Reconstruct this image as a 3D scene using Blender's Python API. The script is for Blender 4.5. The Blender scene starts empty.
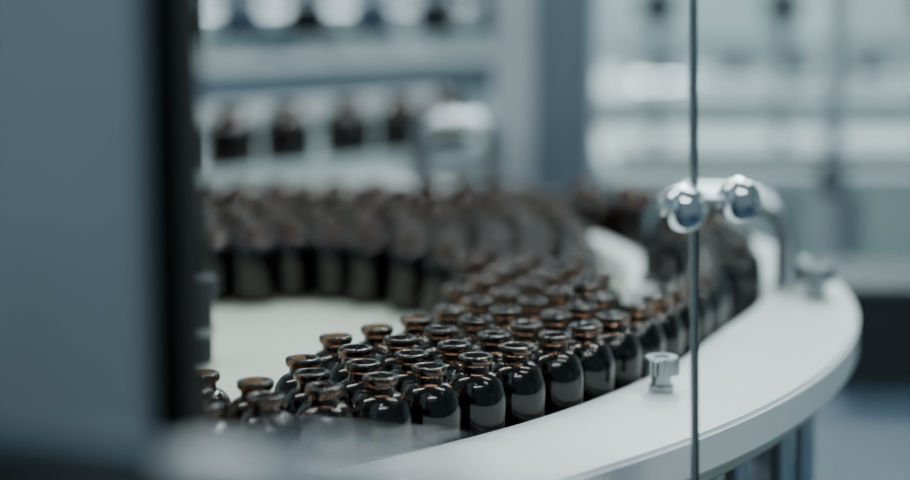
import bpy, bmesh, math, random
import numpy as np
from mathutils import Vector, Matrix
random.seed(4); np.random.seed(4)
S=bpy.context.scene
COL=S.collection

# ---------------------------------------------------------------- materials
def mat(name,color,rough=0.5,metal=0.0,noise=0.06,scale=12,spec=0.5,coat=0.0,bump=0.0):
    m=bpy.data.materials.new(name); m.use_nodes=True
    nt=m.node_tree; b=nt.nodes['Principled BSDF']
    b.inputs['Roughness'].default_value=rough; b.inputs['Metallic'].default_value=metal
    b.inputs['Specular IOR Level'].default_value=spec; b.inputs['Coat Weight'].default_value=coat
    tc=nt.nodes.new('ShaderNodeTexCoord'); n=nt.nodes.new('ShaderNodeTexNoise')
    n.inputs['Scale'].default_value=scale; n.inputs['Detail'].default_value=3
    nt.links.new(tc.outputs['Object'],n.inputs['Vector'])
    r=nt.nodes.new('ShaderNodeValToRGB'); r.color_ramp.elements[0].position=.3; r.color_ramp.elements[1].position=.7
    r.color_ramp.elements[0].color=[c*(1-noise) for c in color]+[1]
    r.color_ramp.elements[1].color=[min(1,c*(1+noise)) for c in color]+[1]
    nt.links.new(n.outputs['Fac'],r.inputs['Fac']); nt.links.new(r.outputs['Color'],b.inputs['Base Color'])
    return m
M_white=mat('white_polymer',(.82,.85,.85),.32,noise=.02)
M_cream=mat('cream_disc',(.57,.59,.51),.45,noise=.04,scale=6)
M_chrome=mat('chrome',(.82,.86,.88),.05,1,noise=.02)
M_steel=mat('brushed_steel',(.48,.52,.54),.22,1,noise=.06,scale=40)
M_screw=mat('screw_steel',(.34,.37,.38),.28,1,noise=.05,scale=60)
M_steelmid=mat('satin_steel_paint',(.16,.22,.26),.4,.3)
M_lgrey=mat('light_grey_paint',(.28,.35,.38),.5)
M_frame=mat('door_frame_paint',(.30,.38,.43),.45)
M_pale=mat('pale_panel',(.40,.48,.49),.55,noise=.14,scale=3)
M_bright=mat('bright_panel',(.68,.76,.76),.5,noise=.05,scale=3)
M_dark=mat('dark_rubber',(.005,.006,.007),.7,spec=.15)
M_darkgrey=mat('dark_grey',(.03,.04,.05),.5)
M_blue=mat('blue_grey_deck',(.022,.050,.085),.45,.2)
M_floor=mat('floor_epoxy',(.18,.24,.26),.4)
M_wall=mat('wall_paint',(.46,.56,.58),.7)
M_green=mat('yellow_green_plastic',(.42,.46,.14),.5)
M_alu=mat('aluminium_rail',(.62,.67,.70),.33,.5)

def glassmat():
    m=bpy.data.materials.new('amber_glass'); m.use_nodes=True
    nt=m.node_tree; b=nt.nodes['Principled BSDF']
    b.inputs['Transmission Weight'].default_value=1.0
    b.inputs['IOR'].default_value=1.53; b.inputs['Roughness'].default_value=.02
    tc=nt.nodes.new('ShaderNodeTexCoord'); s=nt.nodes.new('ShaderNodeSeparateXYZ')
    nt.links.new(tc.outputs['Object'],s.inputs[0])
    r=nt.nodes.new('ShaderNodeMapRange'); r.inputs[1].default_value=.050; r.inputs[2].default_value=.062
    nt.links.new(s.outputs['Z'],r.inputs[0])
    mx=nt.nodes.new('ShaderNodeMix'); mx.data_type='RGBA'
    mx.inputs[6].default_value=(.105,.074,.060,1); mx.inputs[7].default_value=(.20,.112,.066,1)
    nt.links.new(r.outputs[0],mx.inputs[0]); nt.links.new(mx.outputs[2],b.inputs['Base Color'])
    return m
M_amber=glassmat()
def panemat(name,haze):
    m=bpy.data.materials.new(name); m.use_nodes=True
    nt=m.node_tree; nt.nodes.clear()
    o=nt.nodes.new('ShaderNodeOutputMaterial'); t=nt.nodes.new('ShaderNodeBsdfTransparent')
    g=nt.nodes.new('ShaderNodeBsdfGlossy'); g.inputs['Roughness'].default_value=.02
    d=nt.nodes.new('ShaderNodeBsdfDiffuse'); d.inputs['Color'].default_value=(.7,.8,.82,1)
    t.inputs['Color'].default_value=(.96,.99,.98,1)
    f=nt.nodes.new('ShaderNodeFresnel'); f.inputs['IOR'].default_value=1.25
    n=nt.nodes.new('ShaderNodeTexNoise'); n.inputs['Scale'].default_value=3
    mr=nt.nodes.new('ShaderNodeMapRange'); mr.inputs[3].default_value=haze*.6; mr.inputs[4].default_value=haze*1.4
    nt.links.new(n.outputs['Fac'],mr.inputs[0])
    m1=nt.nodes.new('ShaderNodeMixShader'); m2=nt.nodes.new('ShaderNodeMixShader')
    nt.links.new(mr.outputs[0],m1.inputs[0]); nt.links.new(t.outputs[0],m1.inputs[1]); nt.links.new(d.outputs[0],m1.inputs[2])
    nt.links.new(f.outputs[0],m2.inputs[0]); nt.links.new(m1.outputs[0],m2.inputs[1]); nt.links.new(g.outputs[0],m2.inputs[2])
    nt.links.new(m2.outputs[0],o.inputs[0]); return m
M_pane=panemat('clear_pane',.05)

# ---------------------------------------------------------------- mesh helpers
def empty(name,loc=(0,0,0)):
    e=bpy.data.objects.new(name,None); e.location=loc; e.empty_display_size=.02; COL.objects.link(e); return e
def obj(name,bm,m,parent=None,smooth=False,auto=None):
    me=bpy.data.meshes.new(name); bmesh.ops.recalc_face_normals(bm,faces=bm.faces); bm.to_mesh(me); bm.free()
    me.materials.append(m)
    if smooth:
        for p in me.polygons: p.use_smooth=True
        if auto is not None:
            me.set_sharp_from_angle(angle=auto)
    o=bpy.data.objects.new(name,me); COL.objects.link(o)
    if parent: o.parent=parent
    return o
def box(name,lo,hi,m,parent=None,bev=.002,rz=0.0,pivot=None):
    bm=bmesh.new(); bmesh.ops.create_cube(bm,size=1)
    c=[(a+b)/2 for a,b in zip(lo,hi)]; s=[abs(b-a) for a,b in zip(lo,hi)]
    bmesh.ops.scale(bm,vec=s,verts=bm.verts)
    if bev: bmesh.ops.bevel(bm,geom=bm.edges[:],offset=min(bev,min(s)*.4),segments=2,affect='EDGES')
    bmesh.ops.translate(bm,vec=c,verts=bm.verts)
    if rz: bmesh.ops.rotate(bm,cent=pivot or c,matrix=Matrix.Rotation(rz,3,'Z'),verts=bm.verts)
    return obj(name,bm,m,parent)
def lathe(name,prof,m,parent=None,seg=32,loc=(0,0,0),auto=math.radians(35),axis='Z'):
    bm=bmesh.new(); rings=[]
    for r,z in prof:
        if r<1e-6: rings.append([bm.verts.new((0,0,z))])
        else: rings.append([bm.verts.new((r*math.cos(2*math.pi*i/seg),r*math.sin(2*math.pi*i/seg),z)) for i in range(seg)])
    for a,b in zip(rings,rings[1:]):
        for i in range(seg):
            j=(i+1)%seg
            if len(a)==1 and len(b)==1: continue
            if len(a)==1: bm.faces.new((a[0],b[i],b[j]))
            elif len(b)==1: bm.faces.new((a[i],b[0],a[j]))
            else: bm.faces.new((a[i],a[j],b[j],b[i]))
    o=obj(name,bm,m,parent,True,auto); o.location=loc; return o
def rod(name,p,q,r,m,parent=None,seg=20):
    p=Vector(p); q=Vector(q); d=q-p; L=d.length
    bm=bmesh.new(); bmesh.ops.create_cone(bm,cap_ends=True,segments=seg,radius1=r,radius2=r,depth=L)
    bmesh.ops.bevel(bm,geom=[e for e in bm.edges if len(e.link_faces)==2 and any(len(f.verts)>4 for f in e.link_faces)],offset=r*.15,segments=2,affect='EDGES')
    bmesh.ops.rotate(bm,cent=(0,0,0),matrix=d.to_track_quat('Z','Y').to_matrix(),verts=bm.verts)
    bmesh.ops.translate(bm,vec=(p+q)/2,verts=bm.verts)
    return obj(name,bm,m,parent,True,math.radians(40))
def bar(name,p,q,w,h,m,parent=None,bev=.002):
    p=Vector(p); q=Vector(q); d=q-p; L=d.length
    bm=bmesh.new(); bmesh.ops.create_cube(bm,size=1); bmesh.ops.scale(bm,vec=(L,w,h),verts=bm.verts)
    if bev: bmesh.ops.bevel(bm,geom=bm.edges[:],offset=bev,segments=2,affect='EDGES')
    x=d.normalized(); y=Vector((0,0,1)).cross(x).normalized(); z=x.cross(y)
    R=Matrix((x,y,z)).transposed()
    bmesh.ops.rotate(bm,cent=(0,0,0),matrix=R,verts=bm.verts); bmesh.ops.translate(bm,vec=(p+q)/2,verts=bm.verts)
    return obj(name,bm,m,parent)
def strip(name,inner,outer,z0,z1,m,parent=None,bev=.002):
    bm=bmesh.new(); n=len(inner)
    V=[[bm.verts.new((*inner[i],z0)),bm.verts.new((*outer[i],z0)),bm.verts.new((*outer[i],z1)),bm.verts.new((*inner[i],z1))] for i in range(n)]
    for a,b in zip(V,V[1:]):
        for k in range(4): bm.faces.new((a[k],b[k],b[(k+1)%4],a[(k+1)%4]))
    bm.faces.new(V[0]); bm.faces.new(V[-1][::-1])
    bmesh.ops.recalc_face_normals(bm,faces=bm.faces)
    if bev:
        es=[e for e in bm.edges if len(e.link_faces)==2 and e.calc_face_angle(0)>.8]
        bmesh.ops.bevel(bm,geom=es,offset=bev,segments=3,affect='EDGES')
    return obj(name,bm,m,parent,True,math.radians(50))
def tube(name,pts,r,m,parent=None,flat=1.0):
    cu=bpy.data.curves.new(name,'CURVE'); cu.dimensions='3D'; cu.bevel_depth=r; cu.bevel_resolution=6; cu.use_fill_caps=True
    sp=cu.splines.new('POLY'); sp.points.add(len(pts)-1)
    for i,p in enumerate(pts): sp.points[i].co=(*p,1)
    cu.materials.append(m)
    o=bpy.data.objects.new(name,cu); COL.objects.link(o)
    dg=bpy.context.evaluated_depsgraph_get(); me=bpy.data.meshes.new_from_object(o.evaluated_get(dg))
    bpy.data.objects.remove(o); 
    for p in me.polygons: p.use_smooth=True
    o=bpy.data.objects.new(name,me); COL.objects.link(o)
    if parent: o.parent=parent
    return o

# ---------------------------------------------------------------- rotary table
CX,CY=-.533,1.64
def rin(t):   # t in degrees : inner edge of the guide plate
    if t<-20: return .750
    if t>0: return .785
    u=(t+20)/20; u=u*u*(3-2*u); return .750+.035*u
def pol(r,t): return (CX+r*math.cos(math.radians(t)),CY+r*math.sin(math.radians(t)))
table=empty('rotary_accumulation_table')
lathe('turntable_disc',[(0,-.012),(.835,-.012),(.838,-.009),(.838,-.002),(.836,0),(0,0)],M_cream,table,seg=160,loc=(CX,CY,0))
ts=[-150+i*1.5 for i in range(int(250/1.5))]
strip('guide_plate',[pol(rin(t),t) for t in ts],[pol(.849,t) for t in ts],.0005,.0255,M_white,table,bev=.0025)
dv=[(.150,1.60),(.158,1.66),(.160,1.73),(.150,1.80),(.132,1.87),(.105,1.93),(.07,1.98)]
def off(pl,d):
    out=[]
    for i,p in enumerate(pl):
        a=Vector(pl[max(i-1,0)]); b=Vector(pl[min(i+1,len(pl)-1)]); t=(b-a).normalized(); out.append((p[0]+t.y*d,p[1]-t.x*d))
    return out
strip('inner_divider',off(dv,-.013),off(dv,.013),.0005,.0255,M_white,table)
for i,t in enumerate([-16,-29,-38,-22,-50,-62,8,30]):
    x,y=pol(.815,t)
    rod(f'standoff_{i}',(x,y,-.149),(x,y,-.0125),.0085,M_chrome,table)
    rod(f'standoff_foot_{i}',(x,y,-.1495),(x,y,-.135),.013,M_steel,table)
rod('spindle',(CX,CY,-.149),(CX,CY,-.012),.06,M_steel,table)
box('machine_deck',(-1.5,.62,-.17),(.62,2.5,-.15),M_blue,table,bev=.004)
box('machine_cabinet',(-1.45,.68,-.93),(.57,2.45,-.1705),M_lgrey,table,bev=.01)
for i,(x,y) in enumerate([(-1.35,.78),(.47,.78),(-1.35,2.2),(.47,2.2)]): rod(f'levelling_foot_{i}',(x,y,-.9499),(x,y,-.93),.03,M_darkgrey,table)

def screw(name,x,y,z,s=1.0):
    e=empty(name,(x,y,z))
    lathe('stem',[(0,0),(.0078*s,0),(.0078*s,.004*s),(.0062*s,.005*s),(.0062*s,.012*s),(0,.012*s)],M_screw,e,seg=24)
    n=48; bm=bmesh.new()
    zs=[(.0085,.0105),(.0115,.0112),(.0115,.0205),(.0100,.022),(.0055,.022),(.005,.0205)]
    rings=[]
    for r,zz in zs:
        rings.append([bm.verts.new(((r-(.0006 if (i%2 and r>.011) else 0))*s*math.cos(2*math.pi*i/n),(r-(.0006 if (i%2 and r>.011) else 0))*s*math.sin(2*math.pi*i/n),zz*s)) for i in range(n)])
    for a,b in zip(rings,rings[1:]):
        for i in range(n): bm.faces.new((a[i],a[(i+1)%n],b[(i+1)%n],b[i]))
    bm.faces.new(rings[0][::-1]); bm.faces.new(rings[-1])
    obj('knurled_head',bm,M_screw,e)
screw('thumb_screw',.129,1.235,.0255,1.0); screw('thumb_screw',.282,1.555,.0255,1.25)
screw('thumb_screw',-.10,.93,.0255)

br=empty('arched_bracket')
def arch(x0,x1,y0,y1,zb,zt,n=14,rr=.03):
    pts=[]; 
    def L(a,b,u): return a+(b-a)*u
    W=x1-x0
    pts.append((0,zb))
    for i in range(n+1):
        a=math.pi-i*math.pi/2/n; pts.append((rr+rr*math.cos(a),zt-rr+rr*math.sin(a)))
    for i in range(n+1):
        a=math.pi/2-i*math.pi/2/n; pts.append((W-rr+rr*math.cos(a),zt-rr+rr*math.sin(a)))
    pts.append((W,zb))
    return [(x0+u,L(y0,y1,u/W),z) for u,z in pts]
tube('arch_tube',arch(.162,.268,1.625,1.60,.026,.094),.0090,M_steel,br)
tube('arch_tube_rear',arch(.166,.272,1.665,1.64,.026,.094),.0090,M_steel,br)
for i,(x,y) in enumerate([(.162,1.625),(.268,1.60)]): rod(f'arch_foot_{i}',(x,y,.0256),(x,y,.032),.013,M_steel,br)

# ---------------------------------------------------------------- amber vials
def vial_mesh():
    P=[(0,.0015),(.010,.0008),(.0152,0),(.0176,.0008),(.0184,.003),(.0184,.0375)]
    for i in range(1,10):
        a=i/9*math.pi/2; P.append((.0084+.0100*math.cos(a) if i<9 else .0086,.0375+.0180*math.sin(a)))
    P+=[(.0082,.0572),(.0082,.0598),(.0096,.0606),(.0103,.0616),(.0104,.0636),(.0101,.0649),(.0094,.0654),(.0076,.0654),(.0070,.0647),(.0068,.0570)]
    for i in range(8,0,-1):
        a=i/9*math.pi/2; P.append((.0068+.0100*math.cos(a),.0362+.0175*math.sin(a)))
    P+=[(.0168,.0362),(.0168,.004),(.0150,.0025),(.008,.003),(0,.0035)]
    o=lathe('amber_vial_src',P,M_amber,None,seg=32,auto=math.radians(50)); me=o.data; bpy.data.objects.remove(o); me.name='amber_vial'; return me
VM=vial_mesh()
def inside(p,poly):
    x,y=p; c=False
    for i in range(len(poly)):
        x1,y1=poly[i]; x2,y2=poly[i-1]
        if (y1>y)!=(y2>y) and x<(x2-x1)*(y-y1)/(y2-y1)+x1: c=not c
    return c
void=[(-.9,1.16),(-.30,1.11),(-.16,1.11),(-.085,1.105),(-.095,1.20),(-.070,1.238),(-.045,1.268),(-.012,1.285),(.0,1.33),(.012,1.42),(.005,1.52),(-.015,1.60),(-.06,1.665),(-.22,1.675),(-.4,1.66),(-.9,1.6)]
exc=[(.112,1.37),(.135,1.37),(.158,1.50),(.176,1.60),(.182,1.75),(.172,1.86),(.12,1.96),(.06,2.01),(.055,1.975),(.095,1.90),(.11,1.80),(.108,1.6)]
pts=[]
D=.0374
k=0
rad=.785-.0185
while rad>.02:
    n=int(2*math.pi*rad/.0378)
    for i in range(n):
        a=(i+.5*(k%2))/n*360-180
        pts.append(pol(rad,a))
    rad-=.0335; k+=1
def ok(p):
    x,y=p
    dx,dy=x-CX,y-CY; rr=math.hypot(dx,dy); t=math.degrees(math.atan2(dy,dx))
    if rr>rin(t)-.012: return False
    if x<-.62 or y<.95: return False
    if y>1.99-.1*max(0,x): return False
    if inside(p,void) or inside(p,exc): return False
    return True
P=np.array([p for p in pts if ok(p)]); P+=np.random.uniform(-.004,.004,P.shape)
for it in range(200):
    d=P[:,None]-P[None]; L=np.sqrt((d**2).sum(-1))+1e-9; np.fill_diagonal(L,9)
    ov=np.clip(D-L,0,None); mv=(d/L[...,None]*ov[...,None]).sum(1)*.35; P+=mv
    q=P-np.array([CX,CY]); rr=np.hypot(q[:,0],q[:,1]); tt=np.degrees(np.arctan2(q[:,1],q[:,0]))
    lim=np.array([rin(t) for t in tt])-.0192
    f=np.where(rr>lim,lim/rr,1.0); P=np.array([CX,CY])+q*f[:,None]
keep=[]
for p in P:
    if inside(p,exc): continue
    if all((p[0]-c[0])**2+(p[1]-c[1])**2>.0369**2 for c in keep): keep.append(tuple(p))
print('VIALS',len(keep))
vials=empty('amber_glass_vials')
def addv(x,y,z,par,s=(1,1,1)):
    o=bpy.data.objects.new('vial',VM); o.location=(x,y,z); o.scale=s; o.rotation_euler=(0,0,random.random()*6); COL.objects.link(o); o.parent=par
for x,y in keep: addv(x,y,.0003,vials)

# ---------------------------------------------------------------- infeed conveyor behind
inf=empty('infeed_conveyor')
a=Vector((-.42,2.10)); b=Vector((.035,2.52)); dd=(b-a).normalized(); nn=Vector((-dd.y,dd.x))
def base(p):
    rr=math.hypot(p.x-CX,p.y-CY)
    return .0005 if rr<.77 else (.026 if rr<.87 else -.1495)
bar('belt_bed',(a.x,a.y,.030),(b.x,b.y,.030),.10,.008,M_white,inf)
ra=a+nn*.075; rb=b+nn*.075
bar('guide_rail_white',(ra.x,ra.y,.100),(rb.x,rb.y,.100),.016,.02,M_white,inf)
fa=a-nn*.045; fb=b-nn*.045
bar('front_guide_rail',(fa.x,fa.y,.0435),(fb.x,fb.y,.0435),.008,.018,M_pale,inf)
for i,u in enumerate([.05,.35,.62,.97]):
    p=ra.lerp(rb,u); rod(f'guide_post_{i}',(p.x,p.y,base(p)),(p.x,p.y,.092),.006,M_chrome,inf)
    p=a.lerp(b,u); 
    if base(p)<.02: rod(f'bed_post_{i}',(p.x,p.y,base(p)),(p.x,p.y,.027),.012,M_steel,inf)
lv=empty('amber_glass_vial_line')
for i,u in enumerate([.10,.235,.37,.50,.645,.78,.90]):
    p=a.lerp(b,u); addv(p.x,p.y,.0345,lv,(1.65,1.65,1.25))
gd=empty('chrome_guard_hoop')
tube('hoop',arch(-.035,.040,2.09,2.09,.0005,.112,rr=.022),.010,M_steel,gd)
tube('hoop_rear',arch(-.035,.040,2.13,2.13,.0005,.112,rr=.022),.010,M_steel,gd)

# ---------------------------------------------------------------- back machine
bk=empty('filling_machine')
box('base',(-1.6,2.75,-.9499),(.02,4.3,-.02),M_lgrey,bk,bev=.01)
box('table_top',(-1.62,2.72,-.0195),(.06,4.3,0),M_pale,bk,bev=.004)
bar('front_beam',(-.75,2.72,.085),(.09,3.20,.085),.05,.05,M_steelmid,bk)
bar('front_beam_lip',(-.75,2.70,.118),(.09,3.18,.118),.02,.014,M_white,bk)
bar('rear_beam',(-1.0,3.25,.19),(.12,3.7,.19),.06,.06,M_steel,bk)
rod('drive_shaft',(-.85,3.02,.175),(.06,3.50,.175),.012,M_chrome,bk)
for i in range(7):
    u=.28+i*.115
    p=Vector((-.75,2.80,0)).lerp(Vector((.09,3.28,0)),u)
    rod(f'dosing_cylinder_{i}',(p.x,p.y,.001),(p.x,p.y,.33),.016,M_chrome,bk)
    lathe(f'dosing_block_{i}',[(0,.15),(.03,.15),(.034,.155),(.034,.19),(.028,.20),(0,.20)],M_dark if i%2 else M_blue,bk,seg=24,loc=(p.x,p.y,0))
    rod(f'dosing_nozzle_{i}',(p.x+.035,p.y-.03,.001),(p.x+.035,p.y-.03,.16),.007,M_steel,bk)
box('rear_housing',(-1.5,3.85,.0005),(.1,4.25,.9),M_pale,bk,bev=.02)
for i in range(6): box(f'housing_panel_{i}',(-1.3+i*.22,3.83,.05),(-1.14+i*.22,3.8495,.8),M_bright if i%2 else M_steelmid,bk)
for i in range(4): rod(f'beam_post_{i}',(-.72+i*.25,2.74+i*.143,.0005),(-.72+i*.25,2.74+i*.143,.06),.012,M_steel,bk)

pl=empty('enclosure_pillar')
box('pillar_face',(.050,2.53,-.9499),(.100,2.60,1.3),M_alu,pl,bev=.004)
box('pillar_body',(.1005,2.545,-.9499),(.172,2.62,1.3),M_steelmid,pl,bev=.004)
box('pillar_edge',(.1725,2.55,-.9499),(.180,2.60,1.3),M_alu,pl,bev=.001)

rt=empty('packing_conveyor_table')
box('top',(.24,3.1,-.09),(1.5,3.8,-.06),M_bright,rt,bev=.004)
box('rail_front',(.24,3.08,-.05),(1.5,3.095,-.02),M_steel,rt)
box('shelf',(.24,3.2,-.42),(1.5,3.8,-.40),M_pale,rt)
for i,x in enumerate([.30,.62,.98,1.4]):
    rod(f'leg_{i}',(x,3.14,-.9499),(x,3.14,-.09),.02,M_steel,rt); rod(f'leg_rear_{i}',(x,3.72,-.9499),(x,3.72,-.09),.02,M_steel,rt)
for i,x in enumerate([.34,.55,.8]):
    rod(f'upright_{i}',(x,3.4,-.0595),(x,3.4,.5),.012,M_steel,rt)
    lathe(f'clamp_{i}',[(0,.16),(.03,.16),(.034,.17),(.034,.20),(.03,.21),(0,.21)],M_darkgrey,rt,seg=20,loc=(x,3.4,0))
rod('crossbar',(.3,3.4,.05),(1.4,3.4,.05),.014,M_chrome,rt)
lathe('green_cup',[(0,0),(.032,0),(.04,.06),(.043,.06),(.043,.064),(.037,.064),(.03,.005),(0,.005)],M_green,rt,seg=28,loc=(.705,3.28,-.3995))
lb=empty('labelling_machine')
box('body',(.35,4.6,-.9499),(1.9,5.3,-.1),M_pale,lb,bev=.02)
box('deck',(.33,4.58,-.0995),(1.92,5.32,-.06),M_bright,lb,bev=.01)
box('rail',(.35,4.62,.02),(1.9,4.66,.06),M_steel,lb)
for i in range(6): rod(f'rail_post_{i}',(.42+i*.28,4.64,-.0595),(.42+i*.28,4.64,.02),.012,M_steel,lb)
box('hood',(.9,4.9,-.0595),(1.8,5.25,.5),M_bright,lb,bev=.02)
for i in range(5): lathe(f'roller_{i}',[(0,-.0595),(.035,-.0595),(.035,.04),(.028,.05),(0,.05)],M_darkgrey if i%2 else M_steel,lb,seg=20,loc=(.5+i*.16,4.8,0))
cp=empty('enclosure_post')
rod('post',(.48,2.55,-.9499),(.48,2.55,1.2),.012,M_alu,cp); rod('collar',(.48,2.55,-.02),(.48,2.55,.02),.02,M_steel,cp)
cb=empty('control_box')
box('box_body',(.39,2.02,-.1495),(.52,2.2,-.055),M_dark,cb,bev=.006)
box('box_lid',(.385,2.015,-.0548),(.525,2.205,-.048),M_darkgrey,cb,bev=.002)

# ---------------------------------------------------------------- glass doors & knobs
gl=empty('glass_door')
lean=.022
def pane(name,x0,x1,y0,y1,parent):
    bm=bmesh.new(); z0,z1=-.14,.75
    def X(x,z): return x-lean*(z-.1)
    v=[bm.verts.new(c) for c in [(X(x0,z0),y0,z0),(X(x1,z0),y1,z0),(X(x1,z1),y1,z1),(X(x0,z1),y0,z1)]]
    bm.faces.new(v); return obj(name,bm,M_pane,parent)
GE=.1278; GY=1.065
pane('pane_right',GE+.003,.75,GY,GY+.06,gl)
rod('pane_edge',(GE-lean*(-.24),GY,-.1495),(GE-lean*.65,GY,.75),.0015,M_steel,gl)
rod('pane_edge_seal',(GE+.0025-lean*(-.24),GY+.002,-.1495),(GE+.0025-lean*.65,GY+.002,.75),.0009,M_darkgrey,gl)
def knob(name,x,y,z,r):
    e=empty(name,(x,y,z))
    pr=[(0,-r)]+[(r*math.cos(a),r*math.sin(a)) for a in [(-80+i*10)*math.pi/180 for i in range(17)]]+[(0,r)]
    lathe('ball',pr,M_chrome,e,seg=40)
    rod('stalk',(0,r*.8,0),(0,r+.014,0),r*.35,M_chrome,e); rod('rosette',(0,r+.011,0),(0,r+.016,0),r*.6,M_steel,e)
knob('door_knob',.1185,1.038,.168,.0122); knob('door_knob',.1475,1.038,.1725,.0118)

# ---------------------------------------------------------------- near door frame (blurred foreground)
df=empty('machine_door_frame')
box('frame_face',(-.40,.71,.12),(-.1085,.75,.9),M_frame,df,bev=.004)
box('frame_gasket',(-.108,.705,.0),(-.095,.76,.9),M_dark,df,bev=.003)
A=Vector((-.40,.711)); B=Vector((.036,.516)); t=(B-A).normalized(); nr=Vector((t.y,-t.x))
def L2(u,o,z): p=A.lerp(B,u)+nr*o; return (p.x,p.y,z)
bar('sill_cap',L2(0,0,.158),L2(.735,0,.158),.010,.008,M_steelmid,df,bev=.002)
bar('sill_cap_glare',L2(.736,0.004,.159),L2(1,0.004,.159),.020,.010,M_white,df,bev=.003)  # white colour stands in for the light glare on the sill
bar('sill_body',L2(0,.026,.097),L2(.80,.026,.097),.060,.112,M_dark,df,bev=.004)
bar('sill_body_end',L2(.801,.006,.091),L2(.97,.006,.091),.018,.124,M_dark,df,bev=.004)
rod('sill_glare_bead',L2(.80,.006,.1668),L2(.93,.006,.1668),.0032,M_chrome,df)  # added chrome bead, shaped to catch light as a bright streak

gp=empty('guide_post')
lathe('post',[(0,0),(.010,0),(.010,.045),(.0145,.046),(.0155,.048),(.0155,.060),(.014,.062),(0,.062)],M_darkgrey,gp,seg=28,loc=(-.188,1.44,.0005))
lathe('post_ring',[(.0102,.020),(.013,.020),(.013,.026),(.0102,.026)],M_steel,gp,seg=28,loc=(-.188,1.44,.0005))

# ---------------------------------------------------------------- room
box('floor',(-3,-1,-1.0),(4,6.5,-.95),M_floor,bev=0)
box('wall_back',(-3,6.5,-1.0),(4,6.6,2.2),M_wall,bev=0)
box('wall_left',(-3.1,-1,-1.0),(-3,6.6,2.2),M_wall,bev=0)
box('wall_right',(4,-1,-1.0),(4.1,6.6,2.2),M_wall,bev=0)

# ---------------------------------------------------------------- lights
def area(name,loc,tgt,sx,sy,e,c=(1,1,1)):
    l=bpy.data.lights.new(name,'AREA'); l.shape='RECTANGLE'; l.size=sx; l.size_y=sy; l.energy=e; l.color=c
    o=bpy.data.objects.new(name,l); o.location=loc; COL.objects.link(o)
    o.rotation_euler=(Vector(tgt)-Vector(loc)).to_track_quat('-Z','Y').to_euler()
area('ceiling_lamp_main',(.1,2.3,1.4),(0,1.5,0),.9,.08,15,(.87,.98,1))
area('ceiling_lamp_mid',(.5,1.5,1.3),(.1,1.5,0),.08,.9,7,(.87,.98,1))
area('ceiling_lamp_side',(-.7,1.5,1.3),(-.1,1.5,0),.08,.9,7,(.92,1,.98))
area('ceiling_lamp_back',(.4,4.0,2.1),(.3,4.0,0),2.5,.4,78,(.86,1,1))
area('ceiling_lamp_far',(.8,5.4,2.1),(.8,5.6,0),3,.4,78,(.86,1,1))
area('front_fill_light',(.3,-.4,1.6),(0,1.2,0),1.2,.12,10,(.84,.96,1))  # unseen fill light behind the camera, added to light the near frame
area('sill_fill_light',(.02,.60,.85),(.0,.52,.16),.12,.06,.5,(.95,1,1))  # unseen fill light, added to brighten the sill streak
w=bpy.data.worlds.new('world'); S.world=w; w.use_nodes=True
w.node_tree.nodes['Background'].inputs[0].default_value=(.46,.64,.74,1); w.node_tree.nodes['Background'].inputs[1].default_value=.29

# ---------------------------------------------------------------- camera
cam=bpy.data.cameras.new('camera'); co=bpy.data.objects.new('camera',cam); COL.objects.link(co)
cam.sensor_width=36; cam.lens=79.9; cam.clip_start=.02
co.location=(0,0,.31); co.rotation_euler=(math.radians(90-8.7),0,0)
cam.dof.use_dof=True; cam.dof.focus_distance=1.175; cam.dof.aperture_fstop=2.4
S.camera=co
